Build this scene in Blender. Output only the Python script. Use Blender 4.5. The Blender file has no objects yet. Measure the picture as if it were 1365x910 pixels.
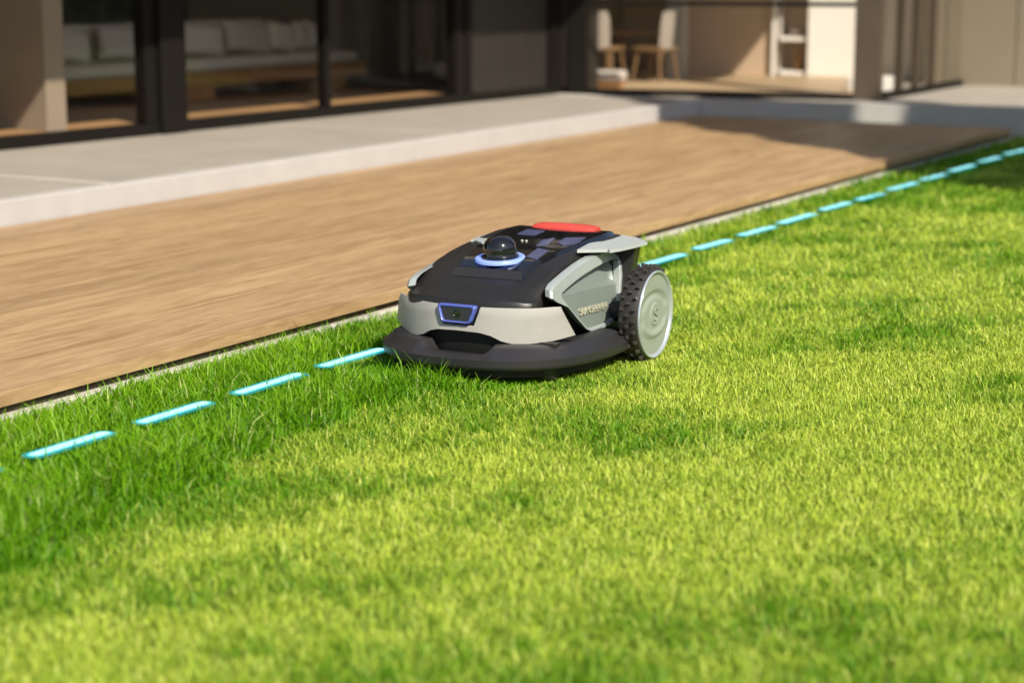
import bpy, bmesh, math, random
import numpy as np
from mathutils import Vector, Matrix

S = bpy.context.scene
C = S.collection
R = math.radians
random.seed(4)
rng = np.random.default_rng(11)

# ------------------------------------------------------------------ camera
cam_d = bpy.data.cameras.new('camera')
cam = bpy.data.objects.new('camera', cam_d); C.objects.link(cam)
cam_d.sensor_width = 36.0
cam_d.lens = 36.0 * 2600 / 1365
cam_d.clip_start = 0.05; cam_d.clip_end = 600
CAM_YAW, CAM_PITCH, CAM_H = 29.72890429, 10.99174371, 1.125
cam.location = (0, 0, CAM_H)
cam.rotation_euler = (R(90 - CAM_PITCH), 0, R(CAM_YAW - 90))
cam_d.dof.use_dof = True
cam_d.dof.focus_distance = 5.25
cam_d.dof.aperture_fstop = 2.15
S.camera = cam

# ------------------------------------------------------------------ sky, sun, exposure
SUN = Vector((-0.52, -0.855, 0)).normalized()
SUN_EL = R(43)
sdir = Vector((SUN.x * math.cos(SUN_EL), SUN.y * math.cos(SUN_EL), math.sin(SUN_EL)))
W = bpy.data.worlds.new('World'); S.world = W; W.use_nodes = True
wn = W.node_tree.nodes; wl = W.node_tree.links
sky = wn.new('ShaderNodeTexSky'); sky.sky_type = 'NISHITA'; sky.sun_disc = False
sky.sun_elevation = SUN_EL
sky.sun_rotation = math.atan2(sdir.x, sdir.y)
sky.air_density = 1.0; sky.dust_density = 1.2; sky.ozone_density = 0.9
bg = wn['Background']; bg.inputs['Strength'].default_value = 0.10
wl.new(sky.outputs[0], bg.inputs['Color'])
sun_d = bpy.data.lights.new('sun', 'SUN'); sun_d.energy = 4.8; sun_d.angle = R(0.55)
sun_d.color = (1.0, 0.915, 0.78)
sun = bpy.data.objects.new('sun', sun_d); C.objects.link(sun)
sun.location = sdir * 40
sun.rotation_euler = sdir.to_track_quat('Z', 'Y').to_euler()
S.view_settings.view_transform = 'Standard'; S.view_settings.look = 'None'
S.view_settings.exposure = 0.5; S.view_settings.gamma = 1.0
S.render.engine = 'CYCLES'
S.cycles.max_bounces = 8; S.cycles.transparent_max_bounces = 12
S.cycles.diffuse_bounces = 4; S.cycles.glossy_bounces = 4
S.cycles.caustics_reflective = False; S.cycles.caustics_refractive = False
S.cycles.use_denoising = True

# ------------------------------------------------------------------ materials
def nodes_of(name):
    m = bpy.data.materials.new(name); m.use_nodes = True
    nt = m.node_tree
    return m, nt, nt.nodes, nt.links, nt.nodes['Principled BSDF']

def plain(name, col, rough=.5, metal=0, noise=.08, scale=30, bump=0.0, bscale=200, emit=None, coat=0, spec=.5):
    m, nt, n, l, p = nodes_of(name)
    p.inputs['Roughness'].default_value = rough
    p.inputs['Metallic'].default_value = metal
    p.inputs['Coat Weight'].default_value = coat
    p.inputs['Specular IOR Level'].default_value = spec
    tc = n.new('ShaderNodeTexCoord')
    nz = n.new('ShaderNodeTexNoise'); nz.inputs['Scale'].default_value = scale; nz.inputs['Detail'].default_value = 5
    l.new(tc.outputs['Object'], nz.inputs['Vector'])
    mr = n.new('ShaderNodeMapRange')
    mr.inputs[1].default_value = .3; mr.inputs[2].default_value = .7
    mr.inputs[3].default_value = 1 - noise; mr.inputs[4].default_value = 1 + noise
    l.new(nz.outputs['Fac'], mr.inputs[0])
    mx = n.new('ShaderNodeVectorMath'); mx.operation = 'SCALE'
    mx.inputs[0].default_value = col
    l.new(mr.outputs[0], mx.inputs['Scale'])
    l.new(mx.outputs[0], p.inputs['Base Color'])
    if bump:
        b2 = n.new('ShaderNodeTexNoise'); b2.inputs['Scale'].default_value = bscale; b2.inputs['Detail'].default_value = 3
        l.new(tc.outputs['Object'], b2.inputs['Vector'])
        bp = n.new('ShaderNodeBump'); bp.inputs['Strength'].default_value = bump; bp.inputs['Distance'].default_value = .002
        l.new(b2.outputs['Fac'], bp.inputs['Height']); l.new(bp.outputs[0], p.inputs['Normal'])
    if emit:
        p.inputs['Emission Color'].default_value = (*emit[0], 1); p.inputs['Emission Strength'].default_value = emit[1]
    return m

def wood(name, light, dark, scale=1.0, rough=.5, axis=0, bump=.25):
    m, nt, n, l, p = nodes_of(name)
    p.inputs['Roughness'].default_value = rough
    tc = n.new('ShaderNodeTexCoord'); oi = n.new('ShaderNodeObjectInfo')
    add = n.new('ShaderNodeVectorMath'); add.operation = 'MULTIPLY_ADD'
    cmb = n.new('ShaderNodeCombineXYZ')
    for i in range(3): l.new(oi.outputs['Random'], cmb.inputs[i])
    add.inputs[1].default_value = (37, 53, 19)
    l.new(cmb.outputs[0], add.inputs[0]); l.new(tc.outputs['Object'], add.inputs[2])
    st = [1, 1, 1]; st[axis] = .11
    mp = n.new('ShaderNodeVectorMath'); mp.operation = 'MULTIPLY'; mp.inputs[1].default_value = [x * scale for x in st]
    l.new(add.outputs[0], mp.inputs[0])
    nz = n.new('ShaderNodeTexNoise'); nz.inputs['Scale'].default_value = 9; nz.inputs['Detail'].default_value = 7; nz.inputs['Roughness'].default_value = .62
    nz.inputs['Distortion'].default_value = .9
    l.new(mp.outputs[0], nz.inputs['Vector'])
    fine = n.new('ShaderNodeTexNoise'); fine.inputs['Scale'].default_value = 60; fine.inputs['Detail'].default_value = 4
    l.new(mp.outputs[0], fine.inputs['Vector'])
    big = n.new('ShaderNodeTexNoise'); big.inputs['Scale'].default_value = 3.0; big.inputs['Detail'].default_value = 3
    l.new(mp.outputs[0], big.inputs['Vector'])
    m1 = n.new('ShaderNodeMath'); m1.operation = 'MULTIPLY_ADD'; m1.inputs[1].default_value = .45
    l.new(fine.outputs['Fac'], m1.inputs[0]); l.new(nz.outputs['Fac'], m1.inputs[2])
    m2 = n.new('ShaderNodeMath'); m2.operation = 'MULTIPLY_ADD'; m2.inputs[1].default_value = .22
    l.new(big.outputs['Fac'], m2.inputs[0]); l.new(m1.outputs[0], m2.inputs[2])
    cr = n.new('ShaderNodeValToRGB')
    cr.color_ramp.elements[0].position = .60; cr.color_ramp.elements[0].color = (*dark, 1)
    cr.color_ramp.elements[1].position = .98; cr.color_ramp.elements[1].color = (*light, 1)
    l.new(m2.outputs[0], cr.inputs[0])
    hv = n.new('ShaderNodeHueSaturation')
    mr = n.new('ShaderNodeMapRange'); mr.inputs[3].default_value = .92; mr.inputs[4].default_value = 1.07
    l.new(oi.outputs['Random'], mr.inputs[0]); l.new(mr.outputs[0], hv.inputs['Value'])
    l.new(cr.outputs[0], hv.inputs['Color']); l.new(hv.outputs[0], p.inputs['Base Color'])
    bp = n.new('ShaderNodeBump'); bp.inputs['Strength'].default_value = bump; bp.inputs['Distance'].default_value = .002
    l.new(m1.outputs[0], bp.inputs['Height']); l.new(bp.outputs[0], p.inputs['Normal'])
    return m

def glass(name, tint, refl=1.0):
    m = bpy.data.materials.new(name); m.use_nodes = True
    nt = m.node_tree; n = nt.nodes; l = nt.links; n.clear()
    out = n.new('ShaderNodeOutputMaterial'); mix = n.new('ShaderNodeMixShader')
    tr = n.new('ShaderNodeBsdfTransparent'); tr.inputs[0].default_value = (*tint, 1)
    gl = n.new('ShaderNodeBsdfGlossy'); gl.inputs['Roughness'].default_value = .02
    fr = n.new('ShaderNodeFresnel'); fr.inputs[0].default_value = 1.45
    mu = n.new('ShaderNodeMath'); mu.operation = 'MULTIPLY'; mu.inputs[1].default_value = refl
    l.new(fr.outputs[0], mu.inputs[0]); l.new(mu.outputs[0], mix.inputs[0])
    l.new(tr.outputs[0], mix.inputs[1]); l.new(gl.outputs[0], mix.inputs[2]); l.new(mix.outputs[0], out.inputs[0])
    return m

def grass_mat(name, lo, hi, dry, trans=.35, pscale=1.6, hue_scale=.7):
    m, nt, n, l, p = nodes_of(name)
    out = n['Material Output']
    p.inputs['Roughness'].default_value = .42
    p.inputs['Specular IOR Level'].default_value = .2
    at = n.new('ShaderNodeAttribute'); at.attribute_name = 'tint'
    tip = n.new('ShaderNodeAttribute'); tip.attribute_name = 'dry'
    r1 = n.new('ShaderNodeMix'); r1.data_type = 'RGBA'
    r1.inputs['A'].default_value = (*lo, 1); r1.inputs['B'].default_value = (*hi, 1)
    l.new(at.outputs['Fac'], r1.inputs['Factor'])
    r2 = n.new('ShaderNodeMix'); r2.data_type = 'RGBA'; r2.inputs['B'].default_value = (*dry, 1)
    l.new(r1.outputs['Result'], r2.inputs['A']); l.new(tip.outputs['Fac'], r2.inputs['Factor'])
    l.new(r2.outputs['Result'], p.inputs['Base Color'])
    tr = n.new('ShaderNodeBsdfTranslucent')
    l.new(r2.outputs['Result'], tr.inputs['Color'])
    mx = n.new('ShaderNodeMixShader'); mx.inputs[0].default_value = trans
    l.new(p.outputs[0], mx.inputs[1]); l.new(tr.outputs[0], mx.inputs[2]); l.new(mx.outputs[0], out.inputs['Surface'])
    return m

def leaf_mat(name, lo, hi):
    m, nt, n, l, p = nodes_of(name)
    p.inputs['Roughness'].default_value = .5
    ge = n.new('ShaderNodeNewGeometry')
    mx = n.new('ShaderNodeMix'); mx.data_type = 'RGBA'
    mx.inputs['A'].default_value = (*lo, 1); mx.inputs['B'].default_value = (*hi, 1)
    l.new(ge.outputs['Random Per Island'], mx.inputs['Factor']); l.new(mx.outputs['Result'], p.inputs['Base Color'])
    return m

M = {}
M['wood'] = wood('deck timber', (.45, .300, .160), (.255, .150, .070), scale=1.9, bump=.12)
M['floorwood'] = wood('oak sun strip boards', (.42, .25, .12), (.24, .13, .06), scale=.7)
M['palefloor'] = wood('pale oak floor', (.58, .43, .27), (.44, .31, .18), scale=.7)
M['bedwood'] = wood('bed oak', (.56, .28, .11), (.36, .17, .06), scale=1.2)
M['tile'] = plain('terrace tile', (.35, .318, .275), .55, noise=.07, scale=3, bump=.1, bscale=90)
M['joint'] = plain('pale joint mortar', (.62, .59, .55), .8, noise=.08)
M['riser'] = plain('white riser render', (.43, .415, .40), .6, noise=.05, scale=8, bump=.08)
M['kerb'] = plain('pale edging stone', (.52, .49, .44), .7, noise=.15, scale=18, bump=.2)
M['void'] = plain('dark deck substructure', (.03, .03, .026), .8)
M['soil'] = plain('soil and thatch', (.17, .23, .025), .9, noise=.4, scale=12, bump=.5, bscale=60)
M['bronze'] = plain('dark bronze aluminium', (.008, .0065, .005), .6, spec=.15, noise=.1, scale=6)
M['bronzepanel'] = plain('bronze cladding panel', (.022, .018, .014), .5, noise=.1, scale=4)
M['column'] = plain('brown column paint', (.075, .055, .036), .5, noise=.08, scale=4)
M['glass'] = glass('clear tinted glass', (.97, .965, .95), .045)
M['glass_b'] = glass('clear glass', (.985, .985, .98), .12)
M['wallwarm'] = plain('warm beige wall', (.27, .215, .165), .8, noise=.06, scale=2)
M['wallwhite'] = plain('white wall paint', (.82, .79, .74), .8, noise=.03, scale=2)
M['walltan'] = plain('tan wall paint', (.50, .37, .26), .8, noise=.05, scale=2)
M['walldark'] = plain('charcoal interior wall', (.10, .09, .085), .8, noise=.08, scale=2)
M['beigepanel'] = plain('beige facade panel', (.24, .20, .14), .7, noise=.08, scale=1.5, bump=.1)
M['render'] = plain('grey roof render', (.32, .30, .28), .8)
M['linen'] = plain('off white linen', (.66, .60, .53), .9, noise=.06, scale=20, bump=.2, bscale=120)
M['linen2'] = plain('light grey linen', (.56, .51, .46), .9, noise=.06, scale=20, bump=.2, bscale=120)
M['chairwhite'] = plain('white chair shell', (.62, .55, .48), .5, noise=.04)
M['chairwood'] = plain('chair leg oak', (.20, .12, .055), .5, noise=.15)
M['amber'] = plain('amber ceramic', (.42, .20, .06), .35, noise=.15)
M['pinkish'] = plain('pale pink ceramic', (.62, .50, .45), .4, noise=.05)
M['grey'] = plain('grey plaster pillar', (.36, .34, .30), .8, noise=.05, scale=3)
# mower
M['mblack'] = plain('matt black plastic', (.015, .0138, .0125), .42, noise=.06, scale=40, bump=.05, bscale=1500)
M['mgloss'] = plain('gloss black plastic', (.008, .008, .010), .07, noise=.02, coat=.5)
M['mchar'] = plain('charcoal bumper plastic', (.022, .0205, .022), .40, noise=.06, scale=40, bump=.05, bscale=1500)
M['munder'] = plain('black under shade body', (.010, .009, .008), .7)
M['mband'] = plain('warm light grey plastic', (.34, .328, .302), .42, noise=.03, scale=30, bump=.03, bscale=1500)
M['mside'] = plain('sage grey painted plastic', (.185, .22, .195), .36, metal=.15, noise=.03, scale=30)
M['mframe'] = plain('satin silver grey plastic', (.42, .46, .44), .30, metal=.35, noise=.03, scale=30)
M['mhub'] = plain('pale sage hub plastic', (.255, .29, .235), .38, noise=.03, scale=30)
M['mrim'] = plain('pale metal rim', (.52, .58, .62), .25, metal=.5, noise=.03)
M['mwing'] = plain('light grey wing plastic', (.40, .43, .42), .36, noise=.03, scale=30)
M['mletter'] = plain('champagne lettering', (.46, .45, .34), .30, metal=.3, noise=.03)
M['red'] = plain('coral red plastic', (.55, .060, .045), .42, noise=.05, scale=40)
M['rubber'] = plain('black tyre rubber', (.024, .021, .019), .55, noise=.15, scale=60)
M['nub'] = plain('tyre stud rubber', (.045, .038, .034), .35, noise=.2, scale=80)
M['blue'] = plain('blue light ring', (.22, .30, .60), .3, noise=.02, emit=((.20, .32, 1.0), .30))
M['bluetrim'] = plain('blue bezel', (.07, .10, .34), .3, noise=.02, emit=((.10, .16, 1.0), .015))
M['mskypatch'] = plain('blue black sky reflection', (.085, .10, .20), .2, noise=.06, coat=.5)  # blue base colour stands in for sky reflected in the black top
M['lens'] = plain('camera lens glass', (.012, .022, .008), .12, noise=.02)
M['button'] = plain('white button', (.7, .68, .62), .4)
# dashes (they glow)
def dash_mat(name, col, st, alpha=1.0):
    m, nt, n, l, p = nodes_of(name)
    p.inputs['Alpha'].default_value = alpha
    p.inputs['Base Color'].default_value = (.02, .08, .10, 1)
    p.inputs['Emission Color'].default_value = (*col, 1); p.inputs['Emission Strength'].default_value = st
    return m
M['dcore'] = dash_mat('cyan light core', (.44, .90, .94), 1.15)
M['dhalo'] = dash_mat('cyan light edge', (.006, .40, .46), 1.0, .22)
M['dmid'] = dash_mat('cyan light band', (.075, .55, .62), 1.0, .85)
M['dmidfar'] = dash_mat('cyan light band far', (.06, .46, .56), 1.0, .8)
M['dcorefar'] = dash_mat('cyan light core far', (.36, .84, .90), 1.0)
M['grass'] = grass_mat('mown grass blades', (.085, .26, .003), (.51, .62, .06), (.74, .76, .20), .38)
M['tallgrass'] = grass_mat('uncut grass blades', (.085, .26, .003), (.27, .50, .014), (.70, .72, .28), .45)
M['leaf'] = leaf_mat('cypress foliage', (.018, .040, .012), (.06, .10, .025))
M['leaf2'] = leaf_mat('added unseen foliage', (.020, .040, .012), (.055, .085, .022))
M['bark'] = plain('bark', (.10, .07, .05), .9, noise=.4, scale=12, bump=.6, bscale=40)

# ------------------------------------------------------------------ helpers
def link(name, me, mat, parent=None, label=None, cat=None, group=None, kind=None, loc=None, rz=0.0):
    if isinstance(me, bpy.types.Mesh):
        me.name = name
        if mat is not None and not me.materials: me.materials.append(mat)
    o = bpy.data.objects.new(name, me); C.objects.link(o)
    if parent is not None: o.parent = parent
    if loc is not None: o.location = loc
    if rz: o.rotation_euler.z = rz
    if label: o['label'] = label
    if cat: o['category'] = cat
    if group: o['group'] = group
    if kind: o['kind'] = kind
    return o

def empty(name, label=None, cat=None, loc=(0, 0, 0), rz=0.0, group=None, kind=None):
    o = bpy.data.objects.new(name, None); C.objects.link(o)
    o.location = loc; o.rotation_euler.z = rz; o.empty_display_size = .1
    if label: o['label'] = label
    if cat: o['category'] = cat
    if group: o['group'] = group
    if kind: o['kind'] = kind
    return o

def from_bm(bm, smooth=False, angle=40):
    bmesh.ops.recalc_face_normals(bm, faces=bm.faces[:])
    me = bpy.data.meshes.new('m'); bm.to_mesh(me); bm.free()
    if smooth:
        me.shade_smooth()
        me.set_sharp_from_angle(angle=R(angle))
    return me

def bm_box(bm, x0, x1, y0, y1, z0, z1, bev=0.0, seg=2):
    mat = Matrix.Translation(((x0 + x1) / 2, (y0 + y1) / 2, (z0 + z1) / 2)) @ Matrix.Diagonal((x1 - x0, y1 - y0, z1 - z0, 1))
    r = bmesh.ops.create_cube(bm, size=1, matrix=mat)
    if bev > 0:
        es = list({e for v in r['verts'] for e in v.link_edges})
        bmesh.ops.bevel(bm, geom=es, offset=bev, segments=seg, affect='EDGES', profile=.5)

def box(x0, x1, y0, y1, z0, z1, bev=0.0, seg=2):
    bm = bmesh.new(); bm_box(bm, x0, x1, y0, y1, z0, z1, bev, seg)
    return from_bm(bm, bev > 0 and seg > 2, 50)

def bm_prism(bm, pts_a, pts_b):
    """two matching loops of 3-D points -> closed solid"""
    a = [bm.verts.new(p) for p in pts_a]; b = [bm.verts.new(p) for p in pts_b]
    n = len(a)
    bm.faces.new(a); bm.faces.new(b[::-1])
    for i in range(n):
        j = (i + 1) % n
        bm.faces.new((a[j], a[i], b[i], b[j]))

def bm_grid(bm, P, close_u=False, close_v=False):
    """P[i][j] points -> quads"""
    V = [[bm.verts.new(p) for p in row] for row in P]
    nu, nv = len(V), len(V[0])
    for i in range(nu - (0 if close_u else 1)):
        for j in range(nv - (0 if close_v else 1)):
            i2, j2 = (i + 1) % nu, (j + 1) % nv
            try: bm.faces.new((V[i][j], V[i2][j], V[i2][j2], V[i][j2]))
            except ValueError: pass
    return V

def bm_lathe(bm, prof, n=48, mat=Matrix.Identity(4)):
    """prof: list of (r, h) about local z; ends with r=0 closed"""
    rings = []
    for r, h in prof:
        if r < 1e-6: rings.append([bm.verts.new(mat @ Vector((0, 0, h)))])
        else: rings.append([bm.verts.new(mat @ Vector((r * math.cos(2 * math.pi * k / n), r * math.sin(2 * math.pi * k / n), h))) for k in range(n)])
    for A, B in zip(rings[:-1], rings[1:]):
        for k in range(n):
            k2 = (k + 1) % n
            if len(A) == 1 and len(B) == 1: continue
            if len(A) == 1: bm.faces.new((A[0], B[k], B[k2]))
            elif len(B) == 1: bm.faces.new((A[k], A[k2], B[0]))
            else: bm.faces.new((A[k], A[k2], B[k2], B[k]))

def bm_tube(bm, pts, r, n=8, cap=True):
    pts = [Vector(p) for p in pts]
    rings = []
    for i, p in enumerate(pts):
        d = (pts[min(i + 1, len(pts) - 1)] - pts[max(i - 1, 0)]).normalized()
        up = Vector((0, 0, 1)) if abs(d.z) < .9 else Vector((1, 0, 0))
        x = d.cross(up).normalized(); y = x.cross(d)
        rr = r[i] if isinstance(r, (list, tuple)) else r
        rings.append([bm.verts.new(p + x * rr * math.cos(2 * math.pi * k / n) + y * rr * math.sin(2 * math.pi * k / n)) for k in range(n)])
    for A, B in zip(rings[:-1], rings[1:]):
        for k in range(n):
            bm.faces.new((A[k], A[(k + 1) % n], B[(k + 1) % n], B[k]))
    if cap:
        bm.faces.new(rings[0][::-1]); bm.faces.new(rings[-1])

def catmull(pts, n=8):
    P = [np.array(p, float) for p in pts]
    P = [2 * P[0] - P[1]] + P + [2 * P[-1] - P[-2]]
    out = []
    for i in range(1, len(P) - 2):
        for k in range(n):
            t = k / n
            a, b, c, d = P[i - 1], P[i], P[i + 1], P[i + 2]
            out.append(.5 * ((2 * b) + (-a + c) * t + (2 * a - 5 * b + 4 * c - d) * t * t + (-a + 3 * b - 3 * c + d) * t ** 3))
    out.append(P[-2])
    return np.array(out)

def sstep(a, b, x):
    t = min(1.0, max(0.0, (x - a) / (b - a)))
    return t * t * (3 - 2 * t)

# ------------------------------------------------------------------ ground, deck, terrace
DECK_Y0, DECK_Y1, DECK_X1, DECK_Z = 3.40, 5.595, 12.36, .09
X_LEFT = -4.0
bm = bmesh.new()
bmesh.ops.create_grid(bm, x_segments=2, y_segments=2, size=150)
link('lawn_ground', from_bm(bm), M['soil'], kind='structure')

# kerb strip between lawn and deck
link('kerb', box(X_LEFT, DECK_X1 + .02, 3.395, 3.475, -.05, .030, .004), M['kerb'], kind='structure')

deck = empty('timber_deck', loc=(0, 0, 0), kind='structure')
link('substructure', box(X_LEFT, DECK_X1 - .02, 3.50, DECK_Y1 - .01, -.05, .052), M['void'], deck)
yedges = [DECK_Y0, 3.575]
while yedges[-1] < DECK_Y1 - .25: yedges.append(yedges[-1] + .2025)
yedges[-1] = DECK_Y1
def plank_mesh(w, L):
    return box(0, L, .0021, w - .0021, 0, .036, .0006, 1)
for i in range(len(yedges) - 1):
    me = plank_mesh(yedges[i + 1] - yedges[i], DECK_X1 - X_LEFT)
    link('plank', me, M['wood'], deck, loc=(X_LEFT, yedges[i], DECK_Z - .036 + random.uniform(-.0006, .0006)))
# thin pale trim at the deck's far end
link('end_trim', box(DECK_X1 + .002, DECK_X1 + .03, DECK_Y0, DECK_Y1, -.02, DECK_Z - .004, .002), M['kerb'], deck)

terr = empty('terrace', loc=(0, 0, 0), kind='structure')
TZ = .19
# white riser facing the deck, and the one along the far wing
link('riser', box(X_LEFT, 12.50, 5.600, 5.66, -.05, TZ + .001, .006), M['riser'], terr)
bm = bmesh.new()
bm_prism(bm, [(12.44, 5.597, -.05), (12.50, 5.597, -.05), (12.95, 3.30, -.05), (12.89, 3.30, -.05)], [(12.44, 5.597, TZ), (12.50, 5.597, TZ), (12.95, 3.30, TZ), (12.89, 3.30, TZ)])
link('riser', from_bm(bm), M['riser'], terr)
link('mortar_bed', box(X_LEFT, 12.55, 5.662, 9.2, -.05, TZ - .002), M['joint'], terr)
xs = [-2.2, .68, 3.555, 6.43, 9.31, 12.40]
for x0, x1 in zip(xs[:-1], xs[1:]):
    link('paving_slab', box(x0 + .014, x1 - .014, 5.672, 7.7, TZ - .03, TZ, .003), M['tile'], terr)
# far wing paving (lower right corner runs out to the lawn)
bm = bmesh.new()
bm_prism(bm, [(12.503, 5.60, -.05), (12.56, 5.66, -.05), (12.56, 9, -.05), (26, 9, -.05), (26, 3.30, -.05), (12.953, 3.30, -.05)],
             [(12.503, 5.60, TZ - .008), (12.56, 5.66, TZ - .008), (12.56, 9, TZ - .008), (26, 9, TZ - .008), (26, 3.30, TZ - .008), (12.953, 3.30, TZ - .008)])
link('far_paving', from_bm(bm), M['tile'], terr)
yy = [3.30, 4.52, 5.74, 6.96]
link('paving_slab', box(13.2, 26, 3.305, 4.46, TZ - .03, TZ - .001, .003), M['tile'], terr)
link('side_pavement', box(DECK_X1 + .04, 26, 2.9, 3.29, -.05, .07, .004), M['tile'], kind='structure')

# ------------------------------------------------------------------ the house
P0 = Vector((12.53, 6.80, 0)); RZA = R(-4.054)
house = empty('glass_house', 'low modern house with dark framed floor to ceiling glass behind the terrace', 'house', loc=P0, rz=RZA)
# local: x = -t (negative to the left), y inward, z up
HT = 2.8
def hpart(name, x0, x1, y0, y1, z0, z1, mat, bev=.004, parent=None):
    return link(name, box(x0, x1, y0, y1, z0, z1, bev), mat, parent or house)
hpart('floor', -9, .20, .03, 4.2, .02, .2, M['floorwood'], 0)
hpart('back_wall', -9, .3, 4.2, 4.4, .0, HT, M['walldark'], 0)
hpart('end_wall', -9.2, -9.0, 0.05, 4.4, 0, HT, M['walldark'], 0)
hpart('inner_wall', -.02, .10, .16, 4.19, .201, HT, M['walldark'], 0)
hpart('ceiling', -9, .2, 0.05, 4.2, HT, HT + .05, M['wallwhite'], 0)
hpart('roof', -9.5, -.4, -2.12, 4.5, HT + .052, HT + .35, M['render'], .01)
hpart('sun_strip_board', -9, -4.80, .062, .40, .2, .249, M['floorwood'], .002)  # boards added above the floor to catch sun, standing for its sunlit strip
hpart('sun_strip_board', -4.64, -1.1, .062, .40, .2, .249, M['floorwood'], .002)
hpart('partition_wall', -4.79, -4.65, .12, 3.2, .2, HT - .002, M['wallwarm'], .004)
# frames
hpart('bottom_rail', -9, -1.04, -.04, .06, .15, .252, M['bronze'])
hpart('bottom_rail', -1.04, .46, -.045, .055, .15, .238, M['bronze'])
for x0, x1, y0, y1 in [(-4.205, -4.12, -.035, .05), (-2.645, -2.60, -.03, .04), (-1.28, -1.215, -.035, .05), (-1.16, -1.09, -.035, .05), (-6.9, -6.83, -.03, .05)]:
    hpart('mullion', x0, x1, y0, y1, .253, HT, M['bronze'])
hpart('column', -4.115, -3.92, -.07, .12, .19, HT, M['bronze'])
hpart('mullion', -1.215, -1.16, -.01, .03, .253, HT, M['bronzepanel'])
hpart('mullion', -.10, .02, -.03, .05, .24, HT, M['bronze'])
hpart('mullion', .06, .16, -.06, .05, .24, HT, M['bronzepanel'])
hpart('corner_post', .19, .30, -.08, .05, .19, HT, M['bronze'])
hpart('corner_post', .32, .44, -.10, .02, .19, HT, M['bronzepanel'])
for k in range(4):
    w = (1.09 - .10) / 4
    hpart('wall_panel', -1.09 + k * w + .002, -1.09 + (k + 1) * w - .002, .0, .03, .24, HT, M['bronzepanel'], .002)
for x0, x1 in [(-6.83, -4.205), (-3.92, -2.645), (-2.60, -1.28), (-9, -6.9)]:
    hpart('glass_pane', x0, x1, .000, .008, .252, HT, M['glass'], 0)

# wing B (faces the deck's end)
Q0 = Vector((12.62, 6.75, 0)); va = math.atan2(-.97741417, .21133279)   # direction of s
# local x = s (towards the lawn), y = -inward  -> rotate so that x = s
wing = empty('glass_house_wing', 'far wing of the house with brown corner column and sunlit rooms', 'house', loc=Q0, rz=va)
# local y axis = left of s = (+.977,+.211): inward
def wpart(name, x0, x1, y0, y1, z0, z1, mat, bev=.004, parent=None):
    return link(name, box(x0, x1, y0, y1, z0, z1, bev), mat, parent or wing)
wpart('bottom_rail', .17, 2.08, -.03, .06, .15, .222, M['bronze'])
wpart('transom', .17, 2.08, -.02, .04, .822, .853, M['bronze'])
wpart('column', 2.08, 2.265, -.03, .15, .185, HT, M['column'], .006)
wpart('corner_post', .02, .16, -.05, .07, .19, HT, M['bronze'])
wpart('glass_pane', .17, 2.08, .0, .008, .223, .821, M['glass_b'], 0)
wpart('glass_pane', .17, 2.08, .0, .008, .854, HT, M['glass_b'], 0)
wpart('floor', -1.8, 2.05, .061, 3.4, .02, .2, M['palefloor'], 0)
wpart('ceiling', -1.8, 2.2, .061, 3.6, HT, HT + .05, M['wallwhite'], 0)
wpart('roof', -.6, 2.80, -.25, 4.0, HT + .052, HT + .35, M['render'], .01)
wpart('back_wall', .32, 1.10, 2.5, 2.62, .2, HT, M['walltan'], 0)
wpart('back_wall', 1.10, 1.36, 2.85, 2.95, .2, HT, M['walltan'], 0)
wpart('white_panel', 1.36, 2.3, 2.46, 2.98, .2, HT, M['wallwhite'], .004)
wpart('white_panel', 1.066, 1.10, 2.44, 2.85, .2, HT, M['wallwhite'], .003)
wpart('back_wall', -1.8, .32, 3.4, 3.5, .2, HT, M['wallwarm'], 0)
wpart('pillar', .33, .47, 1.75, 1.95, .2, HT, M['grey'], .004)
wpart('side_wall', -1.9, -1.8, .061, 3.5, .2, HT, M['walldark'], 0)
wpart('shelf', 1.102, 1.358, 2.50, 2.84, .485, .515, M['wallwhite'], .003)
wpart('shelf', 1.102, 1.358, 2.50, 2.84, .205, .235, M['wallwhite'], .003)

# wing C: glass along the terrace, and the beige end block
wc = empty('glass_house_end', 'beige panelled end block of the house beside the column', 'house', loc=(13.1, 4.55, 0))
def cpart(name, x0, x1, y0, y1, z0, z1, mat, bev=.004):
    return link(name, box(x0, x1, y0, y1, z0, z1, bev), mat, wc)
cpart('back_wall', -.3, 3.0, 3.4, 3.5, .2, HT, M['walltan'], 0)
cpart('inner_wall', 2.75, 2.85, .15, 3.39, .2, HT, M['walltan'], 0)
cpart('end_post', 1.925, 2.095, .145, .30, .17, HT + .2, M['beigepanel'])
cpart('bottom_rail', .10, 1.92, -.02, .05, .15, .225, M['bronze'])
for x in (.44, .80, 1.17): cpart('mullion', x, x + .035, -.02, .04, .226, HT, M['column'])
cpart('glass_pane', .10, .44, .0, .008, .226, HT, M['glass_b'], 0)
cpart('glass_pane', .475, .80, .0, .008, .226, HT, M['glass_b'], 0)
cpart('glass_pane', .835, 1.17, .0, .008, .226, HT, M['glass_b'], 0)
cpart('glass_pane', 1.205, 1.92, .0, .008, .226, HT, M['glass_b'], 0)

for k in range(8):
    y1 = .14 - k * .55
    cpart('wall_panel', 1.93, 2.1, y1 - .545, y1 - .005, .17, HT + .2, M['beigepanel'], .004)
cpart('core_wall', 2.11, 5.0, -4.2, .14, .0, HT + .19, M['beigepanel'], 0)

# ------------------------------------------------------------------ furniture seen through the glass
def at_house(t, off, z=.2):
    return P0 + Matrix.Rotation(RZA, 4, 'Z') @ Vector((-t, off, z))
def at_wing(s, off, z=.2):
    return Q0 + Matrix.Rotation(va, 4, 'Z') @ Vector((s, off, z))

bed = empty('daybed', 'long wooden daybed with pale mattress behind the house glass', 'bed', loc=at_house(2.2, 1.5), rz=RZA)
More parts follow.
